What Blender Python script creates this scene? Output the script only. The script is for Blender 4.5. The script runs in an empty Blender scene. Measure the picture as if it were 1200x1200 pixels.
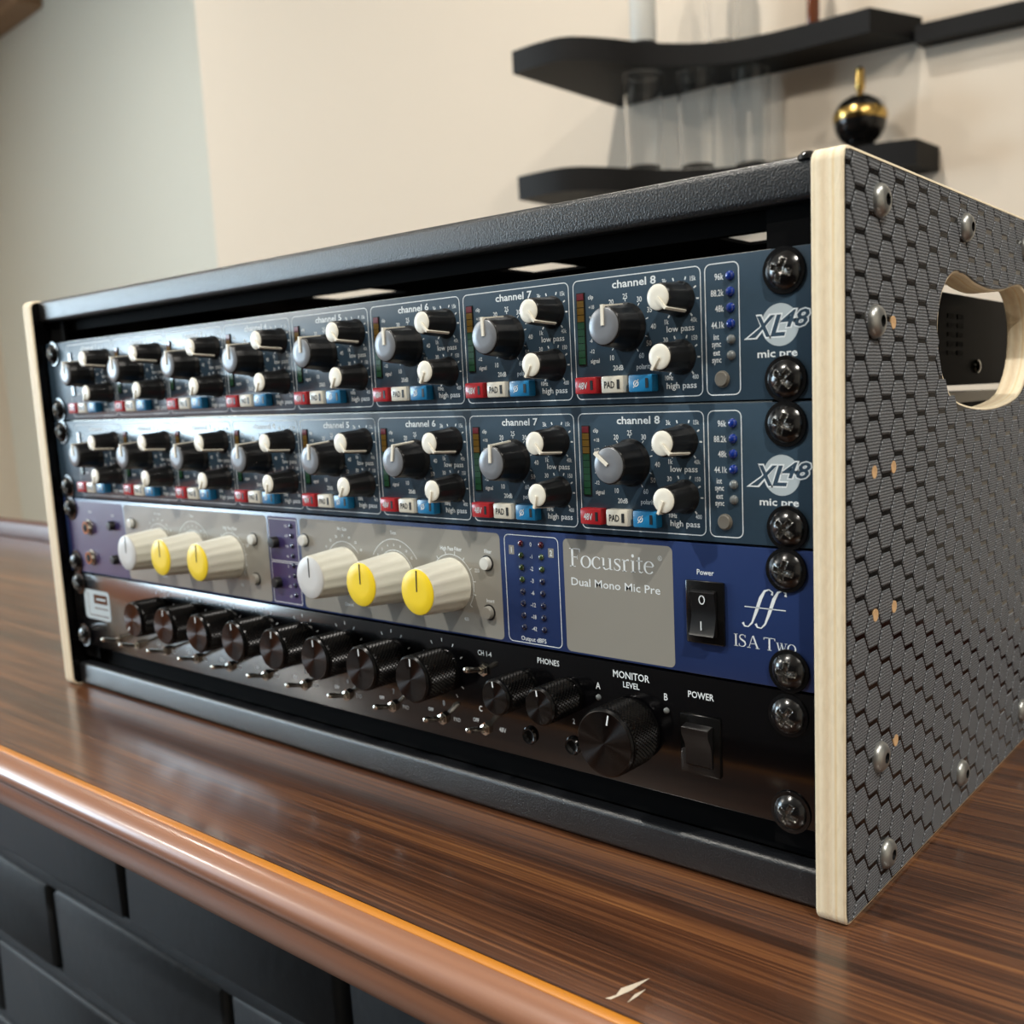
import bpy, bmesh, math, random
from mathutils import Vector, Matrix
random.seed(7)
SC = bpy.context.scene
COL = SC.collection
PI = math.pi
R = math.radians
COUNTER = 1.05          # height of the counter top above the floor, metres
ZB = -203.44            # counter top in rack millimetres (0 = top edge of the uppermost unit)
def W(x, y, z):         # rack millimetres to world metres
    return Vector((x * .001, y * .001, COUNTER + (z - ZB) * .001))

# ---------------------------------------------------------------- camera
cam = bpy.data.cameras.new('camera')
cob = bpy.data.objects.new('camera', cam); COL.objects.link(cob); SC.camera = cob
FPX = 1163.346
yaw, pitch, roll = .657768, -.141435, -.0371
f = Vector((-math.sin(yaw) * math.cos(pitch), math.cos(yaw) * math.cos(pitch), math.sin(pitch)))
r0 = f.cross(Vector((0, 0, 1))).normalized(); u0 = r0.cross(f)
rt = r0 * math.cos(roll) + u0 * math.sin(roll); up = -r0 * math.sin(roll) + u0 * math.cos(roll)
m = Matrix((rt, up, -f)).transposed().to_4x4(); m.translation = W(370.775, -268.133, -40.583)
cob.matrix_world = m
cam.sensor_width = 36; cam.sensor_fit = 'HORIZONTAL'; cam.lens = FPX / 1200 * 36
cam.shift_x = -(710.94 - 600) / 1200; cam.shift_y = (627.33 - 600) / 1200
cam.clip_start = .01; cam.clip_end = 60
cam.dof.use_dof = True; cam.dof.focus_distance = .34; cam.dof.aperture_fstop = 14

# ---------------------------------------------------------------- light
SC.view_settings.view_transform = 'Standard'; SC.view_settings.look = 'None'
SC.view_settings.gamma = 1; SC.view_settings.use_curve_mapping = False
SC.view_settings.exposure = 0.4
w = bpy.data.worlds.new('world'); SC.world = w; w.use_nodes = True
w.node_tree.nodes['Background'].inputs[0].default_value = (.62, .8, 1, 1)
w.node_tree.nodes['Background'].inputs[1].default_value = 2.0
SC.cycles.max_bounces = 8; SC.cycles.sample_clamp_indirect = 4
SC.cycles.use_denoising = True
def area(name, loc, target, sx, sy, power, colr, spread=180):
    l = bpy.data.lights.new(name, 'AREA'); l.shape = 'RECTANGLE'; l.size = sx; l.size_y = sy
    l.energy = power; l.color = colr; l.spread = R(spread)
    o = bpy.data.objects.new(name, l); COL.objects.link(o); o.location = loc
    o.rotation_euler = (Vector(target) - Vector(loc)).to_track_quat('-Z', 'Y').to_euler()
    return o
area('daylight', (-4.75, -2.0, 1.62), (0, -1.6, 1.0), 1.7, 1.3, 118, (.66, .86, 1))
# ceiling spots: (x, y, power); the strongest is added to brighten the window-side panelling
SPOTS = [(1.3, -.75, 24), (-.55, -1.15, 26), (-.5, .45, 9), (-2.5, .5, 10), (-3.6, -2.0, 60), (1.2, .3, 9)]

# ---------------------------------------------------------------- materials
def nodes(name):
    m = bpy.data.materials.new(name); m.use_nodes = True
    return m, m.node_tree.nodes, m.node_tree.links, m.node_tree.nodes['Principled BSDF']
def lin(c):
    return tuple(((v / 255) / 12.92 if v / 255 <= .04045 else ((v / 255 + .055) / 1.055) ** 2.4) for v in c) + (1,)
def mat(name, rgb, rough=.5, metal=0, coat=0, bump=0, bscale=800, var=0, vscale=60, spec=.5, trans=0, ior=1.45, coatr=.1, aniso=0):
    """rgb is an sRGB 0..255 colour; var varies it with noise; bump adds fine relief"""
    m, N, L, P = nodes(name)
    P.inputs['Base Color'].default_value = lin(rgb); P.inputs['Roughness'].default_value = rough
    P.inputs['Metallic'].default_value = metal; P.inputs['Coat Weight'].default_value = coat
    P.inputs['Coat Roughness'].default_value = coatr
    P.inputs['Specular IOR Level'].default_value = spec; P.inputs['Transmission Weight'].default_value = trans
    P.inputs['IOR'].default_value = ior
    tc = N.new('ShaderNodeTexCoord')
    if var:
        n = N.new('ShaderNodeTexNoise'); n.inputs['Scale'].default_value = vscale; n.inputs['Detail'].default_value = 4
        L.new(tc.outputs['Object'], n.inputs['Vector'])
        mx = N.new('ShaderNodeMix'); mx.data_type = 'RGBA'
        a = lin(rgb); mx.inputs[6].default_value = tuple(v * (1 - var) for v in a[:3]) + (1,)
        mx.inputs[7].default_value = tuple(min(1, v * (1 + var)) for v in a[:3]) + (1,)
        L.new(n.outputs['Fac'], mx.inputs[0]); L.new(mx.outputs[2], P.inputs['Base Color'])
    if bump:
        n = N.new('ShaderNodeTexNoise'); n.inputs['Scale'].default_value = bscale; n.inputs['Detail'].default_value = 3
        L.new(tc.outputs['Object'], n.inputs['Vector'])
        b = N.new('ShaderNodeBump'); b.inputs['Strength'].default_value = bump; b.inputs['Distance'].default_value = .0005 if bscale < 1000 else .0002
        L.new(n.outputs['Fac'], b.inputs['Height']); L.new(b.outputs['Normal'], P.inputs['Normal'])
    if aniso:
        P.inputs['Anisotropic'].default_value = aniso
        t = N.new('ShaderNodeTangent'); t.direction_type = 'RADIAL'; t.axis = 'Y'
        L.new(t.outputs[0], P.inputs['Tangent'])
    return m
def wood(name, cols, axis, scale, rough, bump=.1, coat=.0, fine=1.0, spec=.5, rvar=0):
    """streaky grain: cols are (position, sRGB); axis is the grain direction"""
    m, N, L, P = nodes(name)
    tc = N.new('ShaderNodeTexCoord'); mp = N.new('ShaderNodeMapping')
    s = [scale, scale, scale]; s[axis] = scale * .035
    mp.inputs['Scale'].default_value = s; L.new(tc.outputs['Object'], mp.inputs['Vector'])
    n1 = N.new('ShaderNodeTexNoise'); n1.inputs['Scale'].default_value = 1; n1.inputs['Detail'].default_value = 8
    n1.inputs['Roughness'].default_value = .62; n1.inputs['Distortion'].default_value = .25
    L.new(mp.outputs[0], n1.inputs['Vector'])
    mp2 = N.new('ShaderNodeMapping'); s2 = [scale * 7 * fine] * 3; s2[axis] = scale * .12
    mp2.inputs['Scale'].default_value = s2; L.new(tc.outputs['Object'], mp2.inputs['Vector'])
    n2 = N.new('ShaderNodeTexNoise'); n2.inputs['Scale'].default_value = 1; n2.inputs['Detail'].default_value = 3
    L.new(mp2.outputs[0], n2.inputs['Vector'])
    mul = N.new('ShaderNodeMath'); mul.operation = 'MULTIPLY_ADD'; mul.inputs[1].default_value = .45
    L.new(n2.outputs['Fac'], mul.inputs[0])
    m2 = N.new('ShaderNodeMath'); m2.operation = 'MULTIPLY'; m2.inputs[1].default_value = .62
    L.new(n1.outputs['Fac'], m2.inputs[0]); L.new(m2.outputs[0], mul.inputs[2])
    cr = N.new('ShaderNodeValToRGB'); L.new(mul.outputs[0], cr.inputs[0])
    el = cr.color_ramp.elements
    el[0].position, el[0].color = cols[0][0], lin(cols[0][1]); el[1].position, el[1].color = cols[-1][0], lin(cols[-1][1])
    for p, c in cols[1:-1]:
        e = el.new(p); e.color = lin(c)
    L.new(cr.outputs[0], P.inputs['Base Color'])
    P.inputs['Roughness'].default_value = rough; P.inputs['Coat Weight'].default_value = coat; P.inputs['Coat Roughness'].default_value = .17
    P.inputs['Specular IOR Level'].default_value = spec
    if rvar:
        mr = N.new('ShaderNodeMapRange'); mr.inputs['To Min'].default_value = rough - rvar; mr.inputs['To Max'].default_value = rough + rvar
        mr.inputs['From Min'].default_value = .3; mr.inputs['From Max'].default_value = .7
        L.new(n2.outputs['Fac'], mr.inputs[0]); L.new(mr.outputs[0], P.inputs['Roughness'])
    b = N.new('ShaderNodeBump'); b.inputs['Strength'].default_value = bump; b.inputs['Distance'].default_value = .0006
    L.new(mul.outputs[0], b.inputs['Height']); L.new(b.outputs['Normal'], P.inputs['Normal'])
    return m
M = {}
M['wall_dark'] = mat('dark_painted_wall', (58, 54, 52), .8)
M['wall_warm'] = mat('painted_wall', (222, 209, 192), .85, bump=.08, bscale=300, var=.02, vscale=2)
M['wall_cool'] = mat('painted_wall_grey', (214, 214, 204), .85, bump=.08, bscale=300, var=.02, vscale=2)
M['ceiling'] = mat('ceiling_paint', (236, 228, 216), .9)
M['floor'] = wood('floor_boards', [(.3, (18, 11, 8)), (.55, (34, 22, 16)), (.75, (46, 32, 24))], 1, 14, .35, .1)
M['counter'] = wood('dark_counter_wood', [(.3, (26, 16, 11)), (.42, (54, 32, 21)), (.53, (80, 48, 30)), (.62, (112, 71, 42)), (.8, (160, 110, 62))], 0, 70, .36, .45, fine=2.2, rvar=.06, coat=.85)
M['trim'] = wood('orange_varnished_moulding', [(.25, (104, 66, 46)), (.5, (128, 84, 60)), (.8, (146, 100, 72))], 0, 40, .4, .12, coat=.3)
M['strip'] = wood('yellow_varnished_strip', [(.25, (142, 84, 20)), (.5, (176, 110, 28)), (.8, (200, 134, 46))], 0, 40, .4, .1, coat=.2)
M['dark_wood'] = wood('dark_lip_wood', [(.25, (60, 24, 16)), (.8, (96, 44, 30))], 0, 30, .4, .1)
M['reflect_wainscot'] = wood('tan_reflect_wainscot', [(.3, (190, 108, 66)), (.55, (222, 142, 96)), (.8, (236, 166, 122))], 2, 14, .5, .1)
M['beam'] = wood('brown_beam', [(.25, (128, 98, 72)), (.8, (158, 126, 96))], 0, 20, .6, .1)
M['brick'] = mat('black_painted_brick', (25, 29, 34), .62, bump=.8, bscale=120, var=.25, vscale=30)
M['mortar'] = mat('black_painted_joint', (22, 23, 25), .75, bump=.8, bscale=200)
M['black_shelf'] = mat('black_shelf_paint', (6, 6, 8), .6, spec=.3)
M['powder'] = mat('black_powder_coat', (17, 19, 23), .36, bump=1.0, bscale=1500, spec=.9)
M['black_steel'] = mat('black_steel', (6, 6, 7), .85, spec=.08)
M['chassis'] = mat('black_chassis', (9, 9, 11), .65, spec=.15)
M['alu'] = mat('bare_aluminium', (205, 200, 190), .4, metal=.6)
M['slate'] = mat('slate_blue_panel', (54, 74, 91), .3, coat=.3, coatr=.26, bump=.05, bscale=2500, var=.08, vscale=400)
M['blue'] = mat('royal_blue_panel', (36, 55, 102), .34, coat=.3, coatr=.2, var=.05, vscale=300)
M['greyfield'] = mat('warm_grey_field', (142, 140, 133), .33, coat=.3, coatr=.2)
M['anod'] = mat('black_anodised_panel', (5, 5, 7), .15, spec=.7, coat=.4, coatr=.12)
M['white_ink'] = mat('white_ink', (225, 232, 236), .5)
M['pale_ink'] = mat('pale_ink', (176, 188, 194), .5)
M['knob_black'] = mat('black_knob_plastic', (17, 17, 18), .36)
M['cap_grey'] = mat('grey_knob_cap', (128, 132, 138), .33, metal=.2)
M['cap_white'] = mat('cream_white_knob_cap', (236, 234, 222), .35)
M['pointer'] = mat('white_pointer', (238, 234, 220), .4)
M['red'] = mat('red_button', (196, 38, 46), .34, coat=.2)
M['cream'] = mat('cream_button', (212, 208, 194), .36, coat=.2)
M['cyan'] = mat('blue_button', (24, 122, 176), .34, coat=.2)
M['dark_slot'] = mat('dark_slot', (26, 28, 30), .4)
M['led_blue'] = mat('blue_led_lens', (14, 50, 140), .12, coat=1, coatr=.04)
M['led_grey'] = mat('clear_led_lens', (110, 116, 118), .15, coat=.6)
M['led_red'] = mat('red_led_lens', (80, 14, 36), .12, coat=1, coatr=.04)
M['led_green'] = mat('green_led_lens', (44, 66, 34), .12, coat=1, coatr=.04)
M['led_dark'] = mat('dark_led_lens', (18, 26, 58), .12, coat=1, coatr=.04)
M['seg_red'] = mat('meter_red', (100, 20, 32), .3, coat=.5)
M['seg_amber'] = mat('meter_amber', (104, 80, 30), .3, coat=.5)
M['seg_green'] = mat('meter_green', (24, 66, 42), .3, coat=.5)
M['push_grey'] = mat('grey_push_button', (112, 108, 100), .4)
M['push_white'] = mat('pearl_push_button', (214, 216, 212), .25, coat=.4)
M['cream_knob'] = mat('ivory_knob_plastic', (226, 225, 212), .35, coat=.15)
M['cap_yellow'] = mat('yellow_knob_cap', (246, 216, 40), .4)
M['cap_pale'] = mat('pale_grey_knob_cap', (205, 207, 208), .4)
M['black_ink'] = mat('black_line', (22, 22, 24), .5)
M['purple'] = mat('violet_panel', (58, 50, 96), .34, coat=.3, coatr=.2)
M['chrome'] = mat('chrome', (205, 200, 190), .14, metal=1)
M['bolt'] = mat('dull_zinc_bolt', (158, 160, 158), .34, metal=.75)
M['hole'] = mat('deep_black', (3, 3, 3), .8)
M['screw'] = mat('black_zinc_screw', (13, 13, 14), .2, spec=.7, bump=.2, bscale=500)
M['screw_glint'] = mat('screw_recess_glint', (120, 118, 114), .25, metal=.9, bump=1.0, bscale=900)
M['knurl'] = mat('black_knurled_metal', (22, 22, 23), .25, metal=.7)
M['turned'] = mat('turned_black_metal', (74, 70, 68), .22, metal=1, aniso=.96)
M['wood_bare'] = mat('bare_wood', (214, 176, 132), .7, var=.15, vscale=300)
M['scratch'] = mat('scraped_laminate', (196, 184, 166), .6)
M['glass'] = mat('clear_glass', (255, 255, 255), .02, trans=1, ior=1.3)
M['frosted'] = mat('frosted_glass', (226, 228, 226), .35, trans=.5)
M['brown_glass'] = mat('brown_bottle', (120, 66, 40), .15, trans=.3)
M['brass'] = mat('polished_brass', (196, 164, 96), .18, metal=1)
M['gloss_black'] = mat('gloss_black', (14, 14, 14), .15)
M['lamp_trim'] = mat('lamp_trim', (235, 232, 225), .4)
M['win_frame'] = mat('white_window_frame', (228, 228, 224), .4)
# birch plywood: thin plies stacked through the board thickness (object X)
def plywood():
    m, N, L, P = nodes('birch_plywood_edge')
    tc = N.new('ShaderNodeTexCoord'); sp = N.new('ShaderNodeSeparateXYZ'); L.new(tc.outputs['Object'], sp.inputs[0])
    mr = N.new('ShaderNodeMapRange'); mr.inputs['From Min'].default_value = -.005; mr.inputs['From Max'].default_value = .005
    L.new(sp.outputs[0], mr.inputs[0])
    cr = N.new('ShaderNodeValToRGB'); el = cr.color_ramp.elements; cr.color_ramp.interpolation = 'EASE'
    seq = [(0, (240, 224, 194)), (.14, (232, 216, 184)), (.2, (240, 226, 198)), (.36, (228, 210, 178)), (.42, (226, 206, 174)),
           (.54, (234, 218, 188)), (.62, (242, 230, 204)), (.7, (234, 212, 170)), (.76, (242, 230, 202)), (1, (238, 224, 196))]
    el[0].color = lin(seq[0][1]); el[1].color = lin(seq[-1][1])
    for p, c in seq[1:-1]:
        e = el.new(p); e.color = lin(c)
    L.new(mr.outputs[0], cr.inputs[0])
    n = N.new('ShaderNodeTexNoise'); mp = N.new('ShaderNodeMapping'); mp.inputs['Scale'].default_value = (900, 260, 260)
    L.new(tc.outputs['Object'], mp.inputs[0]); L.new(mp.outputs[0], n.inputs['Vector']); n.inputs['Scale'].default_value = 1; n.inputs['Detail'].default_value = 5
    mx = N.new('ShaderNodeMix'); mx.data_type = 'RGBA'; mx.blend_type = 'MULTIPLY'; mx.inputs[0].default_value = .1
    c2 = N.new('ShaderNodeValToRGB'); c2.color_ramp.elements[0].position = .35; c2.color_ramp.elements[1].position = .55
    c2.color_ramp.elements[0].color = (.45, .4, .34, 1)
    L.new(n.outputs['Fac'], c2.inputs[0]); L.new(cr.outputs[0], mx.inputs[6]); L.new(c2.outputs[0], mx.inputs[7])
    L.new(mx.outputs[2], P.inputs['Base Color']); P.inputs['Roughness'].default_value = .6
    b = N.new('ShaderNodeBump'); b.inputs['Strength'].default_value = .5; b.inputs['Distance'].default_value = .0004
    L.new(n.outputs['Fac'], b.inputs['Height']); L.new(b.outputs['Normal'], P.inputs['Normal'])
    return m
M['ply'] = plywood()
M['film'] = mat('glossy_phenolic_film', (6, 6, 7), .14, spec=.4)
# woven wire-mesh relief on the hexagon pads
def pad_mat():
    m, N, L, P = nodes('mesh_textured_pad')
    tc = N.new('ShaderNodeTexCoord'); mp = N.new('ShaderNodeMapping'); L.new(tc.outputs['Object'], mp.inputs[0])
    mp.inputs['Rotation'].default_value = (0, 0, 0)
    w1 = N.new('ShaderNodeTexWave'); w1.bands_direction = 'Z'; w1.inputs['Scale'].default_value = 330
    w1.inputs['Distortion'].default_value = 1.5; w1.inputs['Detail'].default_value = 1; w1.inputs['Detail Scale'].default_value = 2
    w2 = N.new('ShaderNodeTexWave'); w2.bands_direction = 'Y'; w2.inputs['Scale'].default_value = 330
    w2.inputs['Distortion'].default_value = 1.0
    L.new(mp.outputs[0], w1.inputs[0]); L.new(mp.outputs[0], w2.inputs[0])
    mu = N.new('ShaderNodeMath'); mu.operation = 'MULTIPLY'; L.new(w1.outputs['Fac'], mu.inputs[0]); L.new(w2.outputs['Fac'], mu.inputs[1])
    mx = N.new('ShaderNodeMix'); mx.data_type = 'RGBA'; mx.inputs[6].default_value = lin((54, 57, 61)); mx.inputs[7].default_value = lin((172, 178, 186))
    L.new(mu.outputs[0], mx.inputs[0]); L.new(mx.outputs[2], P.inputs['Base Color'])
    P.inputs['Roughness'].default_value = .55; P.inputs['Specular IOR Level'].default_value = .35
    b = N.new('ShaderNodeBump'); b.inputs['Strength'].default_value = .6; b.inputs['Distance'].default_value = .0002
    L.new(mu.outputs[0], b.inputs['Height']); L.new(b.outputs['Normal'], P.inputs['Normal'])
    return m
M['pad'] = pad_mat()

# ---------------------------------------------------------------- mesh helpers (all numbers in millimetres)
class MB:
    def __init__(s): s.v = []; s.f = []; s.mi = []; s.cur = 0
    def add(s, vs, fs):
        b = len(s.v); s.v += [tuple(v) for v in vs]; s.f += [tuple(i + b for i in f) for f in fs]; s.mi += [s.cur] * len(fs); return s
    def box(s, x0, x1, y0, y1, z0, z1, ch=0):
        if ch:
            bm = bmesh.new(); bmesh.ops.create_cube(bm, size=1)
            for v in bm.verts: v.co = Vector(((x0 + x1) / 2 + v.co.x * (x1 - x0), (y0 + y1) / 2 + v.co.y * (y1 - y0), (z0 + z1) / 2 + v.co.z * (z1 - z0)))
            bmesh.ops.bevel(bm, geom=bm.edges[:], offset=ch, segments=2, affect='EDGES', profile=.5)
            return s.bm(bm)
        vs = [(x, y, z) for x in (x0, x1) for y in (y0, y1) for z in (z0, z1)]
        return s.add(vs, [(0, 1, 3, 2), (4, 6, 7, 5), (0, 4, 5, 1), (2, 3, 7, 6), (0, 2, 6, 4), (1, 5, 7, 3)])
    def bm(s, bm):
        bm.verts.ensure_lookup_table(); bm.verts.index_update()
        s.add([v.co[:] for v in bm.verts], [[v.index for v in f.verts] for f in bm.faces]); bm.free(); return s
    def lathe(s, prof, n=32, cx=0, cy=0, cz=0, axis='y', rad=None, caps=True):
        """prof: (radius, height); axis 'y' points the height towards -Y, 'x' towards +X, 'z' up. rad(angle, r, h) may change r"""
        b = len(s.v); rings = []
        for r, h in prof:
            ring = []
            for i in range(n):
                a = 2 * PI * i / n; q = rad(a, r, h) if rad else r
                c, d = q * math.sin(a), q * math.cos(a)
                p = (cx + c, cy - h, cz + d) if axis == 'y' else (cx + h, cy + c, cz + d) if axis == 'x' else (cx + c, cy + d, cz + h)
                ring.append(len(s.v)); s.v.append(p)
            rings.append(ring)
        for A, B in zip(rings, rings[1:]):
            for i in range(n):
                j = (i + 1) % n; s.f.append((A[i], A[j], B[j], B[i])); s.mi.append(s.cur)
        if caps:
            s.f.append(tuple(rings[0][::-1])); s.f.append(tuple(rings[-1])); s.mi += [s.cur] * 2
        return s
    def poly(s, pts, y=0):          # flat polygon on the front plane, pts = (x, z)
        return s.add([(x, y, z) for x, z in pts], [tuple(range(len(pts)))])
    def strip(s, pts, wd, y=0, closed=False):   # stroked polyline on the front plane; wd number or list
        n = len(pts); b = len(s.v)
        for i, (x, z) in enumerate(pts):
            if closed: a, c = pts[i - 1], pts[(i + 1) % n]
            else: a, c = pts[max(i - 1, 0)], pts[min(i + 1, n - 1)]
            dx, dz = c[0] - a[0], c[1] - a[1]; l = math.hypot(dx, dz) or 1
            h = (wd[i] if isinstance(wd, (list, tuple)) else wd) / 2
            s.v += [(x - dz / l * h, y, z + dx / l * h), (x + dz / l * h, y, z - dx / l * h)]
        for i in range(n if closed else n - 1):
            j = (i + 1) % n; s.f.append((b + 2 * i, b + 2 * i + 1, b + 2 * j + 1, b + 2 * j)); s.mi.append(s.cur)
        return s
    def build(s, name, mats, parent=None, loc=(0, 0, 0), rot=(0, 0, 0), smooth=True, angle=35):
        me = bpy.data.meshes.new(name); me.from_pydata([(a * .001, b_ * .001, c * .001) for a, b_, c in s.v], [], s.f)
        bm = bmesh.new(); bm.from_mesh(me); bmesh.ops.recalc_face_normals(bm, faces=bm.faces)
        if smooth:
            for e in bm.edges: e.smooth = not (len(e.link_faces) == 2 and e.calc_face_angle(0) > R(angle))
            for fa in bm.faces: fa.smooth = True
        bm.to_mesh(me); bm.free()
        mats = mats if isinstance(mats, (list, tuple)) else [mats]
        for k in mats: me.materials.append(M[k])
        if len(mats) > 1:
            for p, i in zip(me.polygons, s.mi): p.material_index = i
        return link(name, me, parent, loc, rot)
def link(name, me, parent=None, loc=(0, 0, 0), rot=(0, 0, 0)):      # loc in millimetres, in the parent's space
    o = bpy.data.objects.new(name, me); COL.objects.link(o)
    if parent: o.parent = parent; o.location = Vector(loc) * .001
    else: o.location = W(*loc)
    o.rotation_euler = rot
    return o
def thing(name, label, cat, loc, group=None, rot=(0, 0, 0)):
    o = bpy.data.objects.new(name, None); COL.objects.link(o); o.empty_display_size = .02
    o.location = W(*loc); o.rotation_euler = rot; return tag(o, label, cat, group)
def tag(o, label, cat, group=None):
    o['label'] = label; o['category'] = cat
    if group: o['group'] = group
    return o
def struct(o): o['kind'] = 'structure'; return o
def copy_tree(o, parent=None):
    c = o.copy(); COL.objects.link(c)
    if parent: c.parent = parent
    for ch in list(o.children): copy_tree(ch, c)
    return c
def rrect(x0, x1, z0, z1, r, n=5):
    pts = []
    for cx, cz, a0 in ((x1 - r, z1 - r, 0), (x0 + r, z1 - r, 90), (x0 + r, z0 + r, 180), (x1 - r, z0 + r, 270)):
        for k in range(n + 1):
            a = R(a0 + 90 * k / n); pts.append((cx + r * math.cos(a), cz + r * math.sin(a)))
    return pts
# flat lettering with Blender's built-in face
_tc = {}
def glyphs(s, bold=0, shear=0):
    k = (s, bold, shear)
    if k not in _tc:
        c = bpy.data.curves.new('t', 'FONT'); c.body = s; c.size = 1; c.resolution_u = 2; c.offset = bold; c.shear = shear; c.fill_mode = 'FRONT'
        o = bpy.data.objects.new('t', c); COL.objects.link(o); bpy.context.view_layer.update()
        me = o.evaluated_get(bpy.context.evaluated_depsgraph_get()).to_mesh()
        vs = [v.co.copy() for v in me.vertices]; fs = [tuple(p.vertices) for p in me.polygons]
        bpy.data.objects.remove(o); bpy.data.curves.remove(c)
        xs = [v.x for v in vs] or [0]; _tc[k] = (vs, fs, min(xs), max(xs))
    return _tc[k]
def text(mb, s, x, z, h, al='c', bold=.012, shear=0, wid=None, y=-.06, sq=.86):
    """cap height h, vertically centred at z; al c/l/r; wid forces the width"""
    vs, fs, a, b = glyphs(s, bold, shear); sz = h / .72; sx = sz * sq
    if wid: sx = wid / (b - a)
    ox = {'c': -(a + b) / 2, 'l': -a, 'r': -b}[al]
    mb.add([(x + (v.x + ox) * sx, y, z - h / 2 + v.y * sz) for v in vs], fs)

# ---------------------------------------------------------------- the setting
mb = MB().box(-4700, 2700, -3700, 3200, -1300, -1253.44); struct(mb.build('floor', 'floor', smooth=False))
HC = 1562.
def wallbox(name, key, p, q, z0=-1253.4, z1=HC, th=90):       # wall standing on the line p-q, thickness behind it
    dx, dy = q[0] - p[0], q[1] - p[1]; l = math.hypot(dx, dy); nx, ny = -dy / l * th, dx / l * th
    b = MB(); P4 = [p, q, (q[0] + nx, q[1] + ny), (p[0] + nx, p[1] + ny)]
    b.add([(x, y, z) for z in (z0, z1) for x, y in P4], [(0, 1, 2, 3), (4, 5, 6, 7), (0, 1, 5, 4), (1, 2, 6, 5), (2, 3, 7, 6), (3, 0, 4, 7)])
    return struct(b.build(name, key, smooth=False))
def wy(x): return 1250 + (x + 729) * .0815         # face of the shelf wall
def ly(x): return 1560 - (x + 1900) * .0577        # face of the recessed wall
wallbox('wall_back', 'wall_warm', (-1905, wy(-1905)), (2620, wy(2620)), th=70)
wallbox('wall_added_dark', 'wall_dark', (690, wy(690) - 25), (2610, wy(2610) - 25), th=24)  # unseen dark wall part, added so the side film reflects black
wallbox('wall_recess', 'wall_cool', (-4600, ly(-4600)), (-1500, ly(-1500)))
wallbox('wall_right', 'wall_warm', (2600, 1600), (2600, -3600))
wallbox('wall_front', 'wall_dark', (2600, -3560), (-4600, -3560))
# left wall with a window opening
wl = MB(); WY0, WY1, WZ0, WZ1 = -2850, -1150, -280, 1000
for a in ((-3600, WY0, -1253.4, HC), (WY1, 1900, -1253.4, HC), (WY0, WY1, -1253.4, WZ0), (WY0, WY1, WZ1, HC)):
    wl.box(-4690, -4600, *a)
struct(wl.build('wall_left', 'wall_warm', smooth=False))
wf = MB()
wf.box(-4660, -4600, WY0, WY0 + 60, WZ0, WZ1); wf.box(-4660, -4600, WY1 - 60, WY1, WZ0, WZ1)
wf.box(-4660, -4600, WY0 + 60, WY1 - 60, WZ0, WZ0 + 60); wf.box(-4660, -4600, WY0 + 60, WY1 - 60, WZ1 - 60, WZ1)
wf.box(-4655, -4605, -2025, -1975, WZ0 + 60, WZ1 - 60)
wc = MB()
for k in range(28): wc.box(-4600, -4590, -3550 + 150 * k, -3550 + 150 * k + 146, -1253.4, WZ0 - 12, 0)
wc.box(-4600, -4575, -3550, 660, WZ0 - 12, WZ0 + 6)
struct(wc.build('trim_added_panelling', 'reflect_wainscot', smooth=False))  # unseen panelling added for its orange reflection in the lower units
win = struct(wf.build('window_1', 'win_frame', smooth=False))
g = MB()
for a, b in ((WY0 + 60, -2025), (-1975, WY1 - 60)):
    g.box(-4634, -4630, a, b, WZ0 + 60, WZ1 - 60)
cb = MB().box(-4700, 2700, -3700, 3200, HC, HC + 60); struct(cb.build('ceiling', 'ceiling', smooth=False))
bm_ = MB(); bx = -3755
bm_.add([(x, y, z) for z in (HC - 62, HC) for x, y in ((-4590, ly(-4590)), (bx, ly(bx)), (bx, ly(bx) - 90), (-4590, ly(-4590) - 90))],
        [(0, 1, 2, 3), (4, 5, 6, 7), (0, 1, 5, 4), (1, 2, 6, 5), (2, 3, 7, 6), (3, 0, 4, 7)])
struct(bm_.build('trim_1', 'beam', smooth=False))
# recessed ceiling spots
for i, (sx_, sy_, pw) in enumerate(SPOTS):
    t = thing('ceiling_spotlight', 'x', 'lamp', (sx_ * 1000, sy_ * 1000, HC), 'recessed ceiling spotlights outside the picture')
    t['label'] = ['recessed ceiling spotlight above the right end of the bar counter', 'recessed ceiling spotlight in front of the middle of the bar counter', 'recessed ceiling spotlight between the counter and the wall shelves',
                  'recessed ceiling spotlight near the grey recessed wall', 'added recessed ceiling spotlight brightening the panelling below the window', 'recessed ceiling spotlight in front of the added dark wall part'][i]
    MB().lathe([(30, 0), (46, 0), (48, -3), (46, -6), (32, -6), (30, -3)], 28, axis='z', caps=False).build('bezel', 'lamp_trim', t)
    l = bpy.data.lights.new('spot_bulb', 'AREA'); l.shape = 'DISK'; l.size = .06; l.energy = pw; l.color = (1, .95, .86)
    o = bpy.data.objects.new('bulb', l); COL.objects.link(o); o.parent = t; o.location = (0, 0, -.008)

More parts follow.
